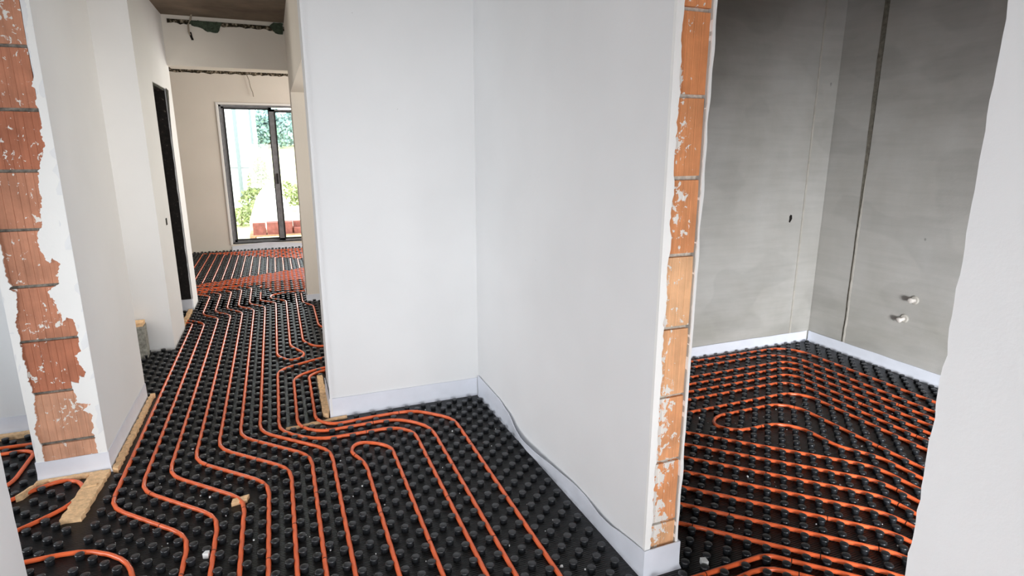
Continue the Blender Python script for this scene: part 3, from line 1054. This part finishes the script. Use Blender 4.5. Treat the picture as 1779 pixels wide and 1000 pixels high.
# white crumbs scattered on the mats
mb = MB()
random.seed(21)
for k in range(330):
    if k < 190:
        x, y = random.uniform(-.75, 1.05), random.uniform(1.4, 3.3)
    else:
        x, y = random.uniform(1.35, 3.6), random.uniform(1.2, 3.0)
    s = random.choice([.0016, .002, .0025, .003, .0045]) * random.uniform(.7, 1.2)
    nbp = near_pipe(Vector((x, y)))
    if nbp and nbp[0] < .02:
        continue
    z = Z0 + .001
    a = random.uniform(0, 3)
    pts = [(x + s * math.cos(a + t) * random.uniform(.7, 1.3), y + s * math.sin(a + t) * random.uniform(.7, 1.3)) for t in (0, 1.1, 2.3, 3.5, 4.9)]
    mb.prism(pts, 'z', z, z + s * 1.1 + .001)
o = mb.build('polystyrene_crumbs', M['crumb'])
tag(o, 'white polystyrene crumbs scattered over the black studded mats', 'crumbs', kind='stuff')
for lab, x, y, s in (('larger white plastic scrap on the mat near the white pillar foot', 1.395, 1.53, .016), ('white plastic scrap between pipes near the bottom left', -.37, 2.28, .012)):
    o = MB().prism(rough_poly([(x - s, y - s * .5), (x + s * .6, y - s), (x + s, y + s * .6), (x - s * .3, y + s)], .002, .006, x), 'z', Z0, Z0 + .022).build('plastic_scrap', M['crumb'])
    tag(o, lab, 'scrap')

# ================================================================== OUTSIDE
gz = -0.34
mb = MB()
rows = []
for y in (10.3, 12, 14, 16, 20, 26, 34, 45, 60):
    z = gz if y <= 14 else gz + (y - 14) * .074
    rows.append([(x, y, z + .05 * nz(x * .7, y * .5)) for x in (-30, -12, -6, -3, -1.5, -.5, .5, 1.5, 3, 6, 12, 30)])
mb.rings(rows, closed=False, caps=False)
o = mb.build('ground', M['grass'], None, True)
struct(o, 'meadow in overexposed pale colour rising behind the glass door')
o = MB().prism(rough_poly([(-3, 10.3), (3, 10.3), (2.6, 12.4), (-.2, 12.6), (-2.6, 12.0)], .1, .3, 2), 'z', gz - .05, gz + .06).build('gravel_apron', M['gravel'])
struct(o, 'pale gravel outside the glass door')

h = empty('neighbour_house', (-4.5, 18, gz))
tag(h, 'white neighbouring house seen through the left pane', 'house')


def hp_(name, mb, mat_):
    o = mb.build(name, mat_, h)
    o.matrix_parent_inverse = h.matrix_basis.inverted()
    return o


hp_('facade', MB().box(-9, -.50, 18, 26, gz, 5.2), M['house'])
hp_('plinth', MB().box(-9, -.49, 17.98, 18.0, gz, .55), M['house'])
hp_('downpipe', MB().tube([(-.86, 17.93, .2), (-.86, 17.93, 5.1)], .05, 8), M['gutter'])
hp_('corner_trim', MB().box(-.50, -.44, 17.96, 18.06, gz, 5.2), M['gutter'])
hp_('joint_line', MB().box(-9, -.5, 17.985, 18.0, 1.02, 1.045), M['gutter'])
hp_('roof', MB().box(-9.4, -.1, 17.5, 26.5, 5.2, 5.5), M['frame'])


def leafy(mb, cx, cy, cz, rx_, ry_, rz_, n, s):
    for _ in range(n):
        while True:
            a, b, c = (random.uniform(-1, 1) for _ in range(3))
            if .25 < a * a + b * b + c * c < 1:
                break
        p = Vector((cx + a * rx_, cy + b * ry_, cz + c * rz_))
        u = Vector((random.uniform(-1, 1), random.uniform(-1, 1), random.uniform(-1, 1))).normalized() * s
        w_ = u.cross(Vector((random.uniform(-1, 1), random.uniform(-1, 1), random.uniform(-1, 1)))).normalized() * s * .5
        k = len(mb.v)
        mb.v += [tuple(p - u), tuple(p + w_), tuple(p + u), tuple(p - w_)]
        mb.f.append((k, k + 1, k + 2, k + 3))


def plant(name, label, cat, loc, blobs, trunk, leafmat, n, s):
    r = empty(name, loc)
    tag(r, label, cat)
    mb = MB()
    for b in blobs:
        leafy(mb, *b, n, s)
    me = bpy.data.meshes.new('crown')
    me.from_pydata(mb.v, [], mb.f)
    me.materials.append(leafmat)
    o = share('crown', me, r)
    o['kind'] = 'stuff'
    mb = MB()
    for t in trunk:
        mb.tube(t[0], t[1], 6)
    mb.build('trunk' if cat == 'tree' else 'stem', M['bark'], r)
    return r


random.seed(5)
plant('garden_bush', 'green bush growing at the corner of the white neighbouring house', 'bush', (-.42, 16.4, gz + .15),
      [(0.05, 0, .75, .28, .3, .65), (-.12, 0, .4, .35, .3, .4), (.1, .1, 1.2, .16, .2, .35)], [([(0, 0, 0), (.03, 0, .8)], .02), ([(0, 0, 0), (-.1, 0, .6)], .015)], M['leaf'], 420, .06)
plant('low_shrub', 'low yellowish shrub before the neighbouring house', 'bush', (-.80, 15.2, gz + .1),
      [(0, 0, .22, .32, .3, .22), (.25, .1, .3, .25, .25, .26)], [([(0, 0, 0), (0, 0, .3)], .015)], M['leaf'], 260, .05)
plant('low_shrub', 'low shrub behind the white heap in the right pane', 'bush', (.25, 17.0, gz + .2),
      [(0, 0, .5, .5, .4, .35), (.5, .1, .45, .4, .4, .3)], [([(0, 0, 0), (0, 0, .5)], .015)], M['leaf'], 300, .06)
plant('distant_tree', 'blue green tree on the meadow rim behind the window mullion', 'tree', (-.3, 40, 1.5),
      [(.2, 0, 1.5, 1.0, 1, 1.1), (.9, 0, 1.1, .8, .8, .9), (-.4, 0, 1.1, .8, .8, 1.0)], [([(.2, 0, -.2), (.2, 0, 1.4)], .10)], M['treeleaf'], 700, .16)
plant('distant_tree', 'pale leafy tree on the meadow rim in the right pane', 'tree', (1.4, 42, 1.6),
      [(-.3, 0, 1.2, 1.0, 1, 1.0), (.6, 0, 1.6, 1.1, 1, 1.2), (1.6, 0, 1.2, 1.0, 1, 1.0)], [([(.4, 0, -.2), (.4, 0, 1.4)], .10)], M['treeleaf'], 700, .16)

# pallet with clay blocks and a wrapped heap
pz = gz + .055
pal = empty('pallet', (0, 13.1, pz))
tag(pal, 'weathered wooden pallet carrying red clay blocks outside the glass door', 'pallet')
for y in (-.42, -.25, -.08, .09, .26, .42):
    MB().box(-.55, .65, y - .06, y + .06, .12, .142).build('deck_board', M['pallet'], pal)
for x in (-.50, .05, .60):
    MB().box(x - .05, x + .05, -.48, .48, .0, .12).build('bearer', M['pallet'], pal)
n = 0
me = MB().box(-.118, .118, -.06, .06, 0, .118)
for hx in (-.07, 0, .07):
    me.box(hx - .022, hx + .022, -.0605, -.055, .03, .09)
me = me.mesh('clay_block')
me.materials.append(M['clay'])
for lev in range(2):
    for i in range(4):
        for j in range(2):
            if lev == 1 and (i, j) in ((3, 0), (0, 1)):
                continue
            o = share('clay_block', me, None, (-.36 + .25 * i + random.uniform(-.015, .015), 12.78 + .16 * j, pz + .142 + .119 * lev), (0, 0, random.uniform(-.06, .06)))
            tag(o, '%s red clay block from the left in the %s %s row on the pallet outside' % (('first', 'second', 'third', 'fourth')[i], ('lower', 'upper')[lev], ('front', 'rear')[j]), 'block', 'red clay blocks on the pallet outside')


def heap(label, cx, cy, rx_, ry_, hz, seed):
    rr = []
    for k in range(9):
        t = k / 8
        sc = max(.03, 1 - t ** 3.2)
        rr.append([(cx + rx_ * sc * math.cos(a) * (1 + .2 * nz(math.cos(a) * 2 + seed, math.sin(a) * 2, t * 3)),
                    cy + ry_ * sc * math.sin(a) * (1 + .2 * nz(math.cos(a) * 2 + seed, math.sin(a) * 2, t * 3)),
                    gz + .05 + hz * t + .05 * nz(a * 2, t * 4, seed)) for a in [2 * math.pi * i / 20 for i in range(20)]])
    o = MB().rings(rr).build('covered_heap', M['tarp'], None, 'auto')
    tag(o, label, 'heap')


heap('tall white plastic covered heap behind the pallet, left of the mullion', -.12, 14.3, .45, .4, 1.05, 1)
heap('lower white plastic covered heap behind the pallet, right of the mullion', .66, 14.25, .30, .35, .8, 5)
